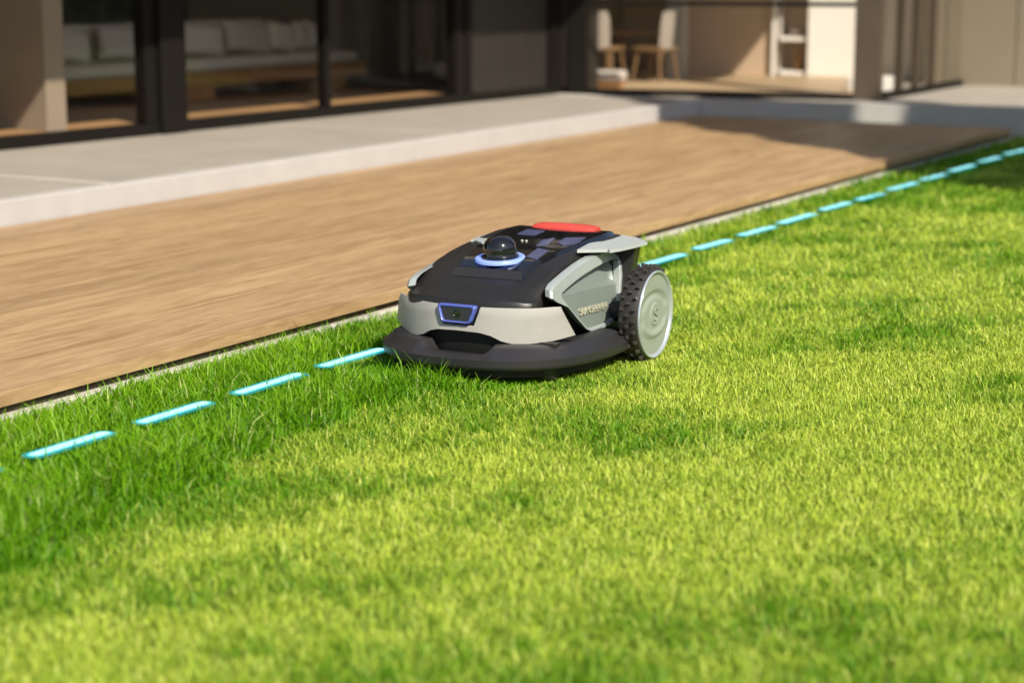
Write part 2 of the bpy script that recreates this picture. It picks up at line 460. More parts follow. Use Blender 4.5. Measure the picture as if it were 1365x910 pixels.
# local x from -2.4 to 1.9 (right end), y depth
link('base', box(-2.6, 1.95, .03, .62, .09, .19, .01), M['bedwood'], bed)
link('mattress', box(-2.6, 1.82, .0, .60, .192, .272, .03, 3), M['linen'], bed)
for x0, x1 in [(-.12, .30), (-2.4, -1.9), (1.45, 1.75)]:
    link('leg', box(x0, x1, .06, .56, 0, .09, .004), M['bedwood'], bed)
link('plinth', box(.35, 1.4, .45, .56, 0.0, .088, .004), M['linen2'], bed)
link('backboard', box(-2.6, 1.35, .50, .60, .274, .515, .03, 3), M['linen2'], bed)

def cushion(name, w, h, d, mat, label, loc, tilt, rz, roll=0):
    nx = 14
    bm = bmesh.new()
    for sgn in (1, -1):
        P = []
        for i in range(nx + 1):
            row = []
            for j in range(nx + 1):
                u = 2 * i / nx - 1; v = 2 * j / nx - 1
                pinch = 1 - .06 * (1 - abs(u)) * 0 - .07 * (1 - v * v) * abs(u) ** 3 - 0
                pinch2 = 1 - .07 * (1 - u * u) * abs(v) ** 3
                puff = ((1 - u ** 4) * (1 - v ** 4)) ** .55
                row.append((u * w / 2 * pinch, sgn * d / 2 * puff, v * h / 2 * pinch2 + h / 2))
            P.append(row)
        bm_grid(bm, P)
    bmesh.ops.remove_doubles(bm, verts=bm.verts[:], dist=1e-4)
    me = from_bm(bm, True, 80)
    o = link(name, me, mat, None, label, 'cushion', 'cushions on the daybed')
    o.rotation_mode = 'XYZ'
    o.location = loc
    o.rotation_euler = (R(-tilt), R(roll), rz)
    return o
cz = .48
specs = [(-.74, .34, .22, 8, 'pale cushion on the daybed beside the partition wall, left of the dark column'),
         (-.30, .40, .24, 4, 'grey cushion on the daybed just left of the dark column'),
         (.46, .50, .235, 5, 'big pale cushion on the daybed just right of the dark column'),
         (1.00, .50, .235, 7, 'second big cushion of the row right of the dark column'),
         (1.34, .28, .225, 9, 'smaller pale cushion leaning third in the row right of the column'),
         (1.55, .16, .225, 12, 'narrow cushion turned edge on near the daybed end'),
         (1.70, .15, .225, 14, 'last narrow cushion at the right end of the daybed')]
for k, (x, w, h, roll, lab) in enumerate(specs):
    cushion('cushion', w, h, .11, M['linen' if k % 2 == 0 else 'linen2'], lab, at_house(2.2 - x, 1.5 + .36 - .015 * (k % 3), .474), 14, RZA + R(random.uniform(-4, 4)), roll)

def chair(loc, rz, label):
    r = empty('dining_chair', label, 'chair', loc=loc, rz=rz, group='chairs in the far room')
    # local: seat centre at 0, back at +y
    bm = bmesh.new()
    P = []
    for i in range(9):
        u = 2 * i / 8 - 1
        row = []
        for j in range(8):
            v = j / 7
            row.append((u * (.088 + .008 * v) * (1 - .25 * max(0, v - .8) * 5 * abs(u) ** 4), .14 - .05 * u * u + .03 * v, .26 + .29 * v))
        P.append(row)
    bm_grid(bm, P)
    bmesh.ops.solidify(bm, geom=bm.faces[:], thickness=.018)
    link('backrest', from_bm(bm, True, 50), M['chairwhite'], r)
    link('seat', box(-.13, .13, -.13, .13, .24, .275, .012, 3), M['chairwood'], r)
    for sx in (-1, 1):
        for sy in (-1, 1):
            b = bmesh.new()
            bm_tube(b, [(sx * .10, sy * .10, .24), (sx * .13, sy * .13, 0)], [.013, .009], 8)
            link('leg', from_bm(b, True, 60), M['chairwood'], r)
    return r
chair(at_wing(-.05, 1.25), va + R(172), 'pale chair near the corner post, facing away from the glass')
chair(at_wing(.34, 1.35), va + R(250), 'pale chair beside the grey pillar, turned sideways')
t = empty('dining_table', 'small wooden table between the two pale chairs in the far room', 'table', loc=at_wing(.16, 1.75), rz=va)
link('tabletop', box(-.28, .22, -.25, .25, .36, .385, .006), M['chairwood'], t)
for sx in (-.25, .19):
    for sy in (-.22, .22):
        link('leg', box(sx - .014, sx + .014, sy - .014, sy + .014, 0, .36, .003), M['chairwood'], t)
p = empty('pouf', 'low pale pouf on the floor just inside the corner glass', 'pouf', loc=at_wing(0.12, .55), rz=va)
link('seat_pad', box(-.16, .17, -.12, .12, .045, .125, .02, 3), M['linen2'], p)
link('base', box(-.14, .15, -.10, .10, 0, .045, .004), M['bedwood'], p)
# vase and bowl in the niche
v = empty('vase', 'amber vase standing on the lower niche shelf', 'vase', loc=at_wing(1.255, 2.66, .235))
bm = bmesh.new(); bm_lathe(bm, [(0, 0), (.028, 0), (.036, .02), (.034, .05), (.018, .08), (.016, .09), (.026, .115), (.024, .118), (.0, .10)], 24)
link('body', from_bm(bm, True), M['amber'], v)
bm = bmesh.new()
for k in range(7):
    a_ = k * 2.4; bm_tube(bm, [(0, 0, .10), (.012 * math.cos(a_), .012 * math.sin(a_), .14), (.035 * math.cos(a_), .035 * math.sin(a_), .165)], [.003, .003, .006], 6)
link('dried_stems', from_bm(bm, True), M['amber'], v)
b = empty('bowl', 'pale pink bowl on the upper niche shelf', 'bowl', loc=at_wing(1.235, 2.66, .515))
bm = bmesh.new(); bm_lathe(bm, [(0, 0), (.022, 0), (.042, .03), (.046, .05), (.042, .05), (.02, .012), (0, .01)], 24)
link('body', from_bm(bm, True), M['pinkish'], b)
bm = bmesh.new(); bm_lathe(bm, [(0, .03), (.03, .03), (.034, .05), (.02, .068), (0, .072)], 20)
link('contents', from_bm(bm, True), M['chairwhite'], b)
bx = link('storage_bench', box(0, .5, 0, .22, 0, .10, .01), M['wallwhite'], None, 'low white bench behind the glass right of the column', 'bench', loc=(13.62, 4.75, .199))

# ------------------------------------------------------------------ the robot mower
MO = Vector((4.985, 2.373, 0)) + Vector((-math.sin(R(3)), math.cos(R(3)), 0)) * .372
mower = empty('robot_mower', 'black and grey robot lawn mower with red top handle driving on the lawn', 'robot mower', loc=MO, rz=R(3))
FRONT = (-1, 0, 0)

def sym(half):
    """half curve from centre (v=0) to the near end, as (x, |v|) -> full curve from far end (+v) to near end (-v)"""
    h = catmull(half, 7)
    full = [(x, v) for x, v in h[::-1]] + [(x, -v) for x, v in h[1:]]
    return np.array(full)

def normals(cv):
    d = np.gradient(cv, axis=0); d /= np.linalg.norm(d, axis=1)[:, None]
    nrm = np.stack([d[:, 1], -d[:, 0]], 1)      # candidate
    cen = np.array([0.0, 0.0])
    s = np.sign(np.sum(nrm * (cv - cen), axis=1)); s[s == 0] = 1
    return nrm * s[:, None]

# bumper skirt
sk = sym([(-.565, 0), (-.561, .075), (-.546, .14), (-.513, .205), (-.46, .26), (-.385, .302), (-.28, .330), (-.19, .340), (-.125, .342)])
skn = normals(sk)
P = []
for (x, vv), (nx, ny) in zip(sk, skn):
    nt = 1 - sstep(.085, .125, abs(vv)) if x < -.4 else 0
    prof = [(.06, .047), (.012, .046), (.003, .050), (0, .056), (0, .0755),
            (.034, .100 - .016 * nt), (.042, .104 - .022 * nt), (.055 , .106 - .028 * nt), (.085, .107 - .03 * nt)]
    P.append([(x - nx * d, vv - ny * d, z) for d, z in prof])
bm = bmesh.new(); V = bm_grid(bm, P)
for row in (V[0], V[-1]):
    bm.faces.new(row)
link('bumper', from_bm(bm, True, 22), M['mchar'], mower)

# chassis (dark inner body)
ch = sym([(-.455, 0), (-.450, .08), (-.428, .155), (-.385, .212), (-.34, .218), (-.15, .214), (.10, .214), (.16, .205), (.185, .16), (.19, 0.001)])
bm = bmesh.new()
bm_grid(bm, [[(x * s, v * s, z) for s, z in ((.97, .05), (1, .07), (1, .20))] for x, v in ch], close_u=True)
lo = [(x * .97, v * .97, .05) for x, v in ch]
bm.faces.new([bm.verts.new(p) for p in lo])
link('chassis', from_bm(bm, True, 35), M['munder'], mower)
cd = sym([(-.520, 0), (-.516, .075), (-.500, .135), (-.468, .19), (-.42, .235), (-.35, .268), (-.26, .290), (-.15, .296), (.06, .290), (.10, .25), (.11, 0.001)])
bm = bmesh.new()
bm_grid(bm, [[(x * .94, v * .94, .010), (x, v, .022), (x, v, .066)] for x, v in cd], close_u=True)
bm.faces.new([bm.verts.new((x * .94, v * .94, .010)) for x, v in cd])
link('under_shade_body', from_bm(bm, True, 35), M['munder'], mower)  # black body added below the skirt to darken the shaded gap

# front band (warm light grey), with the trapezoid notch for the camera window
def full_dense(half, n=16):
    h = catmull(half, n); return h
topc = full_dense([(-.468, 0), (-.463, .08), (-.440, .152), (-.408, .214), (-.382, .253)])
botc = full_dense([(-.478, 0), (-.473, .08), (-.449, .153), (-.404, .224), (-.348, .281)])
def lowz(v):
    return np.interp(v, [0, .065, .095, .122, .15, .19, .235, .281], [.136, .134, .127, .113, .106, .107, .113, .126])
def topz(v, base):
    return base - .052 * (1 - sstep(.0, 1, (v - .046) / .018))
cols = []
ts = sorted(set(list(np.linspace(0, 1, 45)) + [.13, .14, .15, .16, .17, .18, .19, .20, .21]))
tt = np.linspace(0, 1, len(topc)); tb = np.linspace(0, 1, len(botc))
for t_ in ts:
    tx, tv = np.interp(t_, tt, topc[:, 0]), np.interp(t_, tt, topc[:, 1])
    bx_, bv = np.interp(t_, tb, botc[:, 0]), np.interp(t_, tb, botc[:, 1])
    z1 = topz(tv, .2025 + .004 * sstep(.18, .25, tv)); z0 = lowz(bv)
    col = []
    for k in range(7):
        f = k / 6
        z = z0 + (z1 - z0) * f
        g = (z - z0) / max(1e-6, (.204 - z0))
        # upper edge rolls inwards a little
        roll = .005 * sstep(.88, 1.0, f)
        col.append((bx_ + (tx - bx_) * g + roll, (bv + (tv - bv) * g) * (1 - roll), z))
    cols.append(col)
full = [[(x, -v, z) for x, v, z in c_] for c_ in cols[::-1]] + cols[1:]
full = [[(x, -v + .020 * (1 - min(1, abs(v) / .25)), z) for x, v, z in c_] for c_ in full]
bm = bmesh.new(); bm_grid(bm, full)
bmesh.ops.recalc_face_normals(bm, faces=bm.faces[:])
if sum(f.normal.x for f in bm.faces) > 0: bmesh.ops.reverse_faces(bm, faces=bm.faces[:])
bmesh.ops.solidify(bm, geom=bm.faces[:], thickness=.010)
link('front_band', from_bm(bm, True, 45), M['mband'], mower)

# camera window in the notch
def trap(s0, s1, z0, z1, x0, x1):
    return [(x0, s1, z1), (x0, -s1, z1), (x1, -s0, z0), (x1, s0, z0)]
def rounded(poly, r=.008, n=4):
    out = []
    N = len(poly)
    for i in range(N):
        p0, p1, p2 = (Vector(poly[(i + k - 1) % N]) for k in range(3))
        a_ = (p0 - p1).normalized() * r; b_ = (p2 - p1).normalized() * r
        for k in range(n + 1):
            q = k / n
            out.append((p1 + a_) * (1 - q) ** 2 + p1 * 2 * q * (1 - q) + (p1 + b_) * q ** 2)
    return out
win = empty('camera_window'); win.parent = mower
o_l = rounded(trap(.045, .061, .156, .206, -.474, -.483), .010)
i_l = rounded(trap(.037, .051, .162, .1995, -.4765, -.4815), .007)
bm = bmesh.new()
back = [p + Vector((.014, 0, 0)) for p in o_l]; ib = [p + Vector((.010, 0, 0)) for p in i_l]
mid = [(a_ + b_) / 2 + Vector((-.003, 0, 0)) for a_, b_ in zip(o_l, i_l)]
bm_grid(bm, [back, o_l, mid, i_l, ib], close_v=True)
link('window_frame', from_bm(bm, True, 60), M['bluetrim'], win)
bm = bmesh.new(); bm.faces.new([bm.verts.new(p + Vector((.004, 0, 0))) for p in i_l])
g_ = from_bm(bm)
win.location.y = .020
link('window_glass', g_, M['mgloss'], win)
bm = bmesh.new(); bm_lathe(bm, [(.012, 0), (.012, .003), (.009, .004), (.007, .002), (0, .004)], 24, Matrix.Translation((-.474, 0, .182)) @ Matrix.Rotation(R(-90), 4, 'Y'))
link('lens', from_bm(bm, True), M['lens'], win)

# hood: a height field rising from the lip above the band
lipc = catmull([(-.452, 0), (-.447, .08), (-.424, .152), (-.390, .186), (-.355, .190), (-.30, .191)], 14)
def edge_x(v):
    v = abs(v); return float(np.interp(v, lipc[:, 1], lipc[:, 0]))
def f_x(x):
    return float(np.interp(x, [-.45, -.42, -.38, -.33, -.25, -.17, -.10, 0, .13, .21, .27], [.218, .231, .246, .263, .294, .309, .317, .326, .334, .333, .324]))
XR = .255
def hood_z(x, v):
    s = x - edge_x(v)
    e = .190 - abs(v)
    g = .55 + .45 * sstep(-.002, .016, e)
    r = sstep(-.01, .05, XR - x)
    h = .218 + (f_x(x) - .218) * (sstep(-.03, .085, s) if s < .085 else 1) - .9 * max(0, abs(v) - .09) ** 2
    return .216 + (h - .216) * g * r
def surf_ring(nv=61, nr=44):
    P = []
    for j in range(nv):
        q = -1 + 2 * j / (nv - 1)
        v = .190 * math.copysign(1 - (1 - abs(q)) ** 1.35, q)
        x0 = edge_x(v)
        col = [(x0 - .004, v * 1.004, .150), (x0 - .006, v * 1.006, .200), (x0 - .002, v * 1.002, .2135)]
        for i in range(nr + 1):
            t_ = (i / nr) ** 1.2
            x = x0 + (XR - x0) * t_
            col.append((x, v, hood_z(x, v)))
        col.append((XR + .004, v, .15))
        P.append(col)
    return P
P = surf_ring()
P = [[(x, v * (1.17 if v > 0 else 1.0), z) for x, v, z in col] for col in P]
bm = bmesh.new(); bm_grid(bm, P)
for col in (P[0], P[-1]):
    vs = [bm.verts.new(p) for p in col] + [bm.verts.new((col[-1][0], col[0][1], .15))]
    bm.faces.new(vs)
bmesh.ops.remove_doubles(bm, verts=bm.verts[:], dist=1e-5)
link('hood', from_bm(bm, True, 35), M['mblack'], mower)

# glossy top panel: raised plate from the ridge in front of the dome back to the handle
def halfw(x): return float(np.interp(x, [-.31, -.28, -.15, 0, .12, .2], [.100, .106, .128, .148, .160, .155]))
def panel_z(x, v=0):
    return max(hood_z(x, v), hood_z(x, 0) - .004) + float(np.interp(x, [-.31, -.22, -.10, .2], [.016, .012, .007, .006]))
P = []
xs_ = list(np.linspace(-.312, .18, 30))
rows = []
for x in xs_:
    w = halfw(x); pz = panel_z(x)
    row = []
    for q in (-1.08, -1, -.98, -.6, -.2, .2, .6, .98, 1, 1.08):
        vv = q * w
        if abs(q) > 1.05: row.append((x, math.copysign(w + .016, q), hood_z(x, w + .016) - .004))
        elif abs(q) == 1: row.append((x, vv, pz - .003))
        else: row.append((x, vv, pz))
    rows.append(row)
fr = [(x - .022, v * (1.10 if abs(v) > .05 else 1.0), hood_z(x - .022, v) - .004) for x, v, z in rows[0]]
fr1 = [(x - .002, v, z - .002) for x, v, z in rows[0]]
bk = [(x + .012, v, hood_z(x + .012, v) - .004) for x, v, z in rows[-1]]
bm = bmesh.new(); bm_grid(bm, [fr, fr1] + rows + [bk])
tp = link('top_panel', from_bm(bm, True, 22), M['mgloss'], mower)
bm = bmesh.new()
w0 = halfw(-.3)
# satin facet along the ridge in front of the dome
bm_grid(bm, [[(-.3365, q * (w0 + .010), hood_z(-.3365, q * w0) + .0015) for q in (-1, -.5, 0, .5, 1)],
             [(-.3155, q * w0, panel_z(-.312) - .0015) for q in (-1, -.5, 0, .5, 1)]])
link('ridge', from_bm(bm), M['mchar'], mower)

# dark blue plates that paint sky reflections onto the top panel
def tile(pts):  # one plate of painted sky reflection
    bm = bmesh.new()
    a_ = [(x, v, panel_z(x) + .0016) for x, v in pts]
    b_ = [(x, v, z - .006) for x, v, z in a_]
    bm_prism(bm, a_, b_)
    return link('painted_reflection', from_bm(bm), M['mskypatch'], mower)
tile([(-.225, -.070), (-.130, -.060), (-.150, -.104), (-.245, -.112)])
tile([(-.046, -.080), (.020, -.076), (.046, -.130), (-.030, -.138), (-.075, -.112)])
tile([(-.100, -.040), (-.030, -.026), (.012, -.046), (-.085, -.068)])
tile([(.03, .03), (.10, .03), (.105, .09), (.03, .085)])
for vq in (.028, .014):
    bm = bmesh.new(); bm_lathe(bm, [(.004, 0), (.004, .002), (0, .003)], 14, Matrix.Translation((-.055, vq, panel_z(-.055) + .001)))
    link('button', from_bm(bm, True), M['button'], mower)

# dome with its blue light ring
DX = -.250; DZ = panel_z(DX) - .001
dm = Matrix.Translation((DX, 0, DZ)) @ Matrix.Rotation(R(-5), 4, 'Y')
dome = empty('sensor_dome'); dome.parent = mower
bm = bmesh.new(); bm_lathe(bm, [(.0545, -.006), (.0545, .0035), (.058, .005), (.068, .0045), (.0715, .002), (.0715, -.006)], 64, dm)
link('light_ring', from_bm(bm, True, 60), M['blue'], dome)
bm = bmesh.new(); bm_lathe(bm, [(.0535, 0), (.0535, .007), (.050, .009), (.047, .012), (.0475, .022), (.047, .032), (.043, .045), (.034, .056), (.02, .0625), (0, .0645)], 64, dm)
link('dome_cover', from_bm(bm, True, 60), M['mgloss'], dome)

# red handle
bm = bmesh.new()
sec = [(-.030, .0), (-.031, .012), (-.024, .022), (-.006, .028), (.018, .028), (.027, .020), (.028, .0)]
P = []
HX, HZ = .175, hood_z(.175, 0) - .008
for q in np.linspace(-1, 1, 25):
    vv = q * .104; k = 1 - .10 * abs(q) ** 8
    P.append([(HX + x * k + .012 * q * q, vv, HZ + z * (1 - .12 * abs(q) ** 10) - .004 * q * q) for x, z in sec])
V = bm_grid(bm, P)
bm.faces.new(V[0]); bm.faces.new(V[-1])
bmesh.ops.bevel(bm, geom=[e for e in bm.edges if e.calc_face_angle(0) > .5], offset=.003, segments=2, affect='EDGES')
link('handle', from_bm(bm, True, 50), M['red'], mower)

# wings over the rear wheels, with their dark supports
wing_pts = [(-.122, -.180), (.0, -.158), (.13, -.146), (.205, -.149), (.218, -.172), (.205, -.222), (.155, -.279), (.06, -.272), (-.01, -.264), (-.056, -.252), (-.05, -.242)]
for sgn in (1, -1):
    up = [(x, (v - (.0 if sgn == 1 else -.055)) * sgn, .325 - .06 * max(0, abs(v) - .18)) for x, v in wing_pts]
    dn = [(x, v, z - .009) for x, v, z in up]
    bm = bmesh.new(); bm_prism(bm, up, dn)
    bmesh.ops.bevel(bm, geom=[e for e in bm.edges if e.calc_face_angle(0) > .8 and abs(e.verts[0].co.z - e.verts[1].co.z) < .008], offset=.002, segments=2, affect='EDGES')
    link('wing', from_bm(bm, True, 40), M['mwing'], mower)
    bm = bmesh.new()
    t_ = [(.03, -.185), (.19, -.165), (.175, -.250), (.114, -.258), (.106, -.205)]
    b_ = [(.03, -.185), (.16, -.165), (.140, -.240), (.085, -.245), (.07, -.205)]
    bm_prism(bm, [(x, v * sgn, .305) for x, v in t_], [(x, v * sgn, .17) for x, v in b_])
    link('wing_support', from_bm(bm), M['mblack'], mower)

# side panels: thick frame, recessed inset with a ledge, raised lettering
def on_panel(x, z, depth, sgn):
    v = -(.254 - (z - .11) * .2) + depth
    return Vector((x + .066, v * sgn, z - .012 + depth * .2))
outer = [(-.452, .240), (-.447, .259), (-.425, .270), (-.382, .279), (-.32, .291), (-.255, .302), (-.19, .310), (-.127, .315), (-.05, .3165), (-.012, .311), (.018, .297),
         (.036, .276), (.028, .240), (.0, .193), (-.040, .146), (-.062, .127), (-.09, .117), (-.125, .113), (-.19, .1125), (-.245, .116), (-.275, .127), (-.32, .163), (-.366, .203), (-.432, .228)]
inner = [(-.390, .238), (-.380, .246), (-.345, .254), (-.29, .264), (-.23, .2735), (-.165, .281), (-.102, .286), (-.05, .288), (-.01, .288), (.008, .286), (.018, .278),
         (.016, .262), (.008, .236), (-.012, .20), (-.046, .155), (-.07, .136), (-.098, .1275), (-.134, .1225), (-.19, .122), (-.246, .1245), (-.264, .130), (-.30, .157), (-.345, .195), (-.384, .228)]
for sgn in (1, -1):
    pn = empty('side_panel'); pn.parent = mower
    bm = bmesh.new()
    def ring(poly, d): return [on_panel(x, z, d, sgn) for x, z in poly]
    cx, cz_ = -.2, .215
    def grow(poly, k): return [(cx + (x - cx) * k, cz_ + (z - cz_) * k) for x, z in poly]
    bm_grid(bm, [ring(grow(outer, .97), .024), ring(outer, .006), ring(grow(outer, .985), .0), ring(grow(inner, 1.02), .0), ring(inner, .003), ring(inner, .022)], close_v=True)
    link('panel_frame', from_bm(bm, True, 30), M['mframe'], pn)
    # recess: a shaded ceiling facet slopes in, a lit facet slopes back out to the ledge
    bl = [(-.384, .241), (-.345, .2445), (-.29, .2475), (-.23, .251), (-.165, .256), (-.102, .2635), (-.05, .2725), (-.01, .280), (.008, .283), (.016, .279)]
    top_in = inner[1:11]
    bm = bmesh.new()
    bm_grid(bm, [ring(top_in, .0025), ring(bl, .026)])
    link('recess_ceiling', from_bm(bm), M['mside'], pn)
    ledq = catmull([(-.386, .231), (-.30, .2285), (-.2, .225), (-.1, .2195), (-.028, .2135), (-.004, .209)], 6)
    led10 = [(float(q[0]), float(q[1])) for q in ledq[np.linspace(0, len(ledq) - 1, 10).astype(int)]]
    bm = bmesh.new()
    ledge_back = [(x + .002, z + .012 * min(1, max(.15, (x + .40) / .16))) for x, z in led10]
    bm_grid(bm, [ring(bl, .026), ring(ledge_back, .021), ring(led10, .0085)])
    link('recess', from_bm(bm, True, 12), M['mside'], pn)
    bm = bmesh.new()
    # lower plate proud of the recess, with a sloping ledge on top
    led = [(-.386, .231), (-.30, .2285), (-.2, .225), (-.1, .2195), (-.028, .2135), (-.004, .209)]
    low = [q for q in inner if q[1] < .2085]
    plate = led + low[:] if False else led + [q for q in inner[13:]]
    bm = bmesh.new()
    front = [on_panel(x, z, .008, sgn) for x, z in plate]
    bm.faces.new([bm.verts.new(p) for p in front])
    link('inset_plate', from_bm(bm, True, 25), M['mside'], pn)
    if sgn == 1:
        cu = bpy.data.curves.new('lettering', 'FONT'); cu.body = 'SUNSEEKER'; cu.size = .036
        cu.extrude = .0022; cu.bevel_depth = .0004; cu.space_character = 1.06; cu.align_x = 'CENTER'; cu.align_y = 'CENTER'
        cu.materials.append(M['mletter'])
        tmp = bpy.data.objects.new('tmp_text', cu); C.objects.link(tmp)
        bpy.context.view_layer.update()
        tme = bpy.data.meshes.new_from_object(tmp.evaluated_get(bpy.context.evaluated_depsgraph_get()))
        bpy.data.objects.remove(tmp)
        o = link('lettering', tme, M['mletter'], pn)
        ex = Vector((1, 0, -.05)).normalized(); up = Vector((0, .2, 1)).normalized()
        nz_ = ex.cross(up).normalized(); up = nz_.cross(ex)
        mt = Matrix((ex, up, nz_)).transposed().to_4x4()
        mt.translation = on_panel(-.193, .170, .0065, 1)
        o.matrix_local = mt @ Matrix.Diagonal((1.02, .82, 1, 1))

# rear wheels
def wheel(sgn):
    w = empty('wheel'); w.parent = mower; w.location = (0, -.372 if sgn == 1 else .255, .135)
    rot = Matrix.Rotation(R(90 * sgn), 4, 'X')      # lathe axis z -> outward (-v for near side)
    bm = bmesh.new(); bm_lathe(bm, [(.0, -.066), (.10, -.066), (.128, -.060), (.1335, -.052), (.1335, -.010), (.131, -.004), (.125, -.002)], 72, rot)
    link('tyre', from_bm(bm, True, 40), M['rubber'], w)
    bm = bmesh.new()
    n = 26
    for k in range(n):
        for j, (hh, ln) in enumerate([(-.011, .011), (-.030, .012), (-.048, .010)]):
            a_ = 2 * math.pi * (k + (.5 if j == 1 else 0)) / n
            mt = rot @ Matrix.Rotation(a_, 4, 'Z') @ Matrix.Translation((.1335, 0, hh))
            r_ = bmesh.ops.create_cube(bm, size=1, matrix=mt @ Matrix.Diagonal((.020, .0105, ln, 1)))
            top = [v_ for v_ in r_['verts'] if v_.co.length > 0]
            for v_ in r_['verts']:
                loc = (mt.inverted() @ v_.co)
                if loc.x > 0: v_.co = mt @ Vector((loc.x, loc.y * .68, loc.z * .72))
    tr_ = link('tread', from_bm(bm), M['nub'], w, kind='stuff')
    bm = bmesh.new(); bm_lathe(bm, [(.1225, -.010), (.1255, -.003), (.1262, .001), (.1245, .0035), (.120, .003), (.1165, -.0035)], 80, rot)
    link('rim', from_bm(bm, True, 60), M['mrim'], w)
    bm = bmesh.new()
    # hub disc with an eye shaped swelling pressed in it
    def hz(r, a_):
        x, y = r * math.cos(a_), r * math.sin(a_)     # y up after rotation
        h = -.0035
        e = (x / .092) ** 2 + (y / .058) ** 2
        d = abs(math.sqrt(e) - 1)
        fade = sstep(.12, .55, abs(math.sin(math.atan2(y / .058, x / .092))))
        h += .0055 * fade * (1 - sstep(.0, .28, d)) * (1 if y < 0 else -1)
        c_ = math.hypot(x, y)
        h += .0030 * (1 - sstep(.026, .034, c_)) + .0022 * (1 - sstep(0, .005, abs(c_ - .030)))
        return h
    nr, na = 46, 96
    prev = None
    cv_ = bm.verts.new(rot @ Vector((0, 0, hz(0, 0))))
    for i in range(1, nr + 1):
        r = .1175 * i / nr
        ringv = [bm.verts.new(rot @ Vector((r * math.cos(2 * math.pi * k / na), r * math.sin(2 * math.pi * k / na), hz(r, 2 * math.pi * k / na)))) for k in range(na)]
        for k in range(na):
            k2 = (k + 1) % na
            if prev is None: bm.faces.new((cv_, ringv[k], ringv[k2]))
            else: bm.faces.new((prev[k], ringv[k], ringv[k2], prev[k2]))
        prev = ringv
    link('hub', from_bm(bm, True, 80), M['mhub'], w)
    bm = bmesh.new()
    S_ = [(.012, .012), (.004, .0165), (-.008, .014), (-.011, .007), (-.004, .002), (.005, -.002), (.011, -.008), (.007, -.0145), (-.004, -.0165), (-.012, -.012)]
    S2 = catmull(S_, 4)
    bm_tube(bm, [rot @ Vector((x * sgn if False else x, y, .001)) for x, y in S2], .0022, 6)
    link('emblem', from_bm(bm, True), M['mhub'], w)
    bm = bmesh.new()
    bm_lathe(bm, [(0, -.13), (.03, -.13), (.03, -.08), (0, -.08)], 20, rot)
    link('axle', from_bm(bm, True), M['munder'], w)
wheel(1); wheel(-1)
# front castors
for sgn in (1, -1):
    cst = empty('castor'); cst.parent = mower; cst.location = (-.40, -.225 * sgn, .036)
    bm = bmesh.new(); bm_lathe(bm, [(0, -.022), (.028, -.022), (.034, -.014), (.034, .014), (.028, .022), (0, .022)], 28, Matrix.Rotation(R(90), 4, 'X'))
    link('castor_wheel', from_bm(bm, True), M['rubber'], cst)
    link('fork', box(-.018, .018, -.03, .03, .034, .075, .004), M['mblack'], cst)

# ------------------------------------------------------------------ the glowing boundary dashes
dash_px = [(2.74, 2.988, 2.985, 2.986, .058), (3.098, 2.993, 3.356, 2.993, .058), (3.462, 2.991, 3.72, 2.992, .058), (3.83, 2.989, 4.114, 2.991, .058), (4.212, 2.997, 4.503, 2.991, .058),
           (6.315, 3.080, 6.69, 3.070, .040), (6.833, 3.086, 7.131, 3.074, .040), (7.269, 3.084, 7.598, 3.074, .040), (7.698, 3.088, 8.075, 3.082, .040), (8.215, 3.098, 8.545, 3.088, .040),
           (8.655, 3.088, 8.964, 3.075, .040), (9.125, 3.096, 9.497, 3.085, .040), (9.623, 3.094, 9.966, 3.082, .040), (10.119, 3.100, 10.493, 3.088, .040), (10.659, 3.108, 10.997, 3.09, .040), (11.178, 3.108, 11.546, 3.085, .040)]
dl = ['glowing cyan dash cut off by the left edge of the photo', 'glowing cyan dash in the tall grass, farthest left of the whole ones',
      'glowing cyan dash second from the left in the tall grass', 'glowing cyan dash second in front of the mower', 'glowing cyan dash touching the mower front bumper',
      'glowing cyan dash emerging right behind the mower wheel', 'glowing cyan dash second behind the mower', 'glowing cyan dash third behind the mower', 'glowing cyan dash fourth behind the mower',
      'glowing cyan dash fifth behind the mower', 'glowing cyan dash sixth behind the mower', 'glowing cyan dash fifth from the far end of the line', 'glowing cyan dash fourth from the far end of the line',
      'glowing cyan dash third from the far end of the line', 'glowing cyan dash second from the far end of the line', 'glowing cyan dash at the far end of the line by the pavement']
def capsule(bm, L, w, h, z):
    n = 7
    pts = [(-L / 2 + w / 2 - w / 2 * math.sin(math.pi * k / n), w / 2 * math.cos(math.pi * k / n)) for k in range(n + 1)]
    pts += [(-x, -y) for x, y in pts]
    bm_prism(bm, [(x, y, z + h) for x, y in pts], [(x, y, z) for x, y in pts])
for (x0, y0, x1, y1, z), lab in zip(dash_px, dl):
    if z > .05: k_ = (CAM_H - .050) / (CAM_H - z); x0, y0, x1, y1, z = x0 * k_, y0 * k_, x1 * k_, y1 * k_, .0501
    L = math.hypot(x1 - x0, y1 - y0)
    d = empty('light_dash', lab, 'light dash', loc=((x0 + x1) / 2, (y0 + y1) / 2, z), rz=math.atan2(y1 - y0, x1 - x0), group='glowing cyan dashes marking the mowing line')
    near = z > .05
    for nm, grow, wd, dz, mk in (('light_core', -.008, .026 if near else .034, .0, 'dcore' if near else 'dcorefar'),
                                 ('light_band', .006, .040 if near else .048, -.0012, 'dmid' if near else 'dmidfar'),
                                 ('glow_edge', .026, .066 if near else .062, -.0024, 'dhalo')):
        bm = bmesh.new(); capsule(bm, L + grow, wd, .0008, dz)
        link(nm, from_bm(bm), M[mk], d)

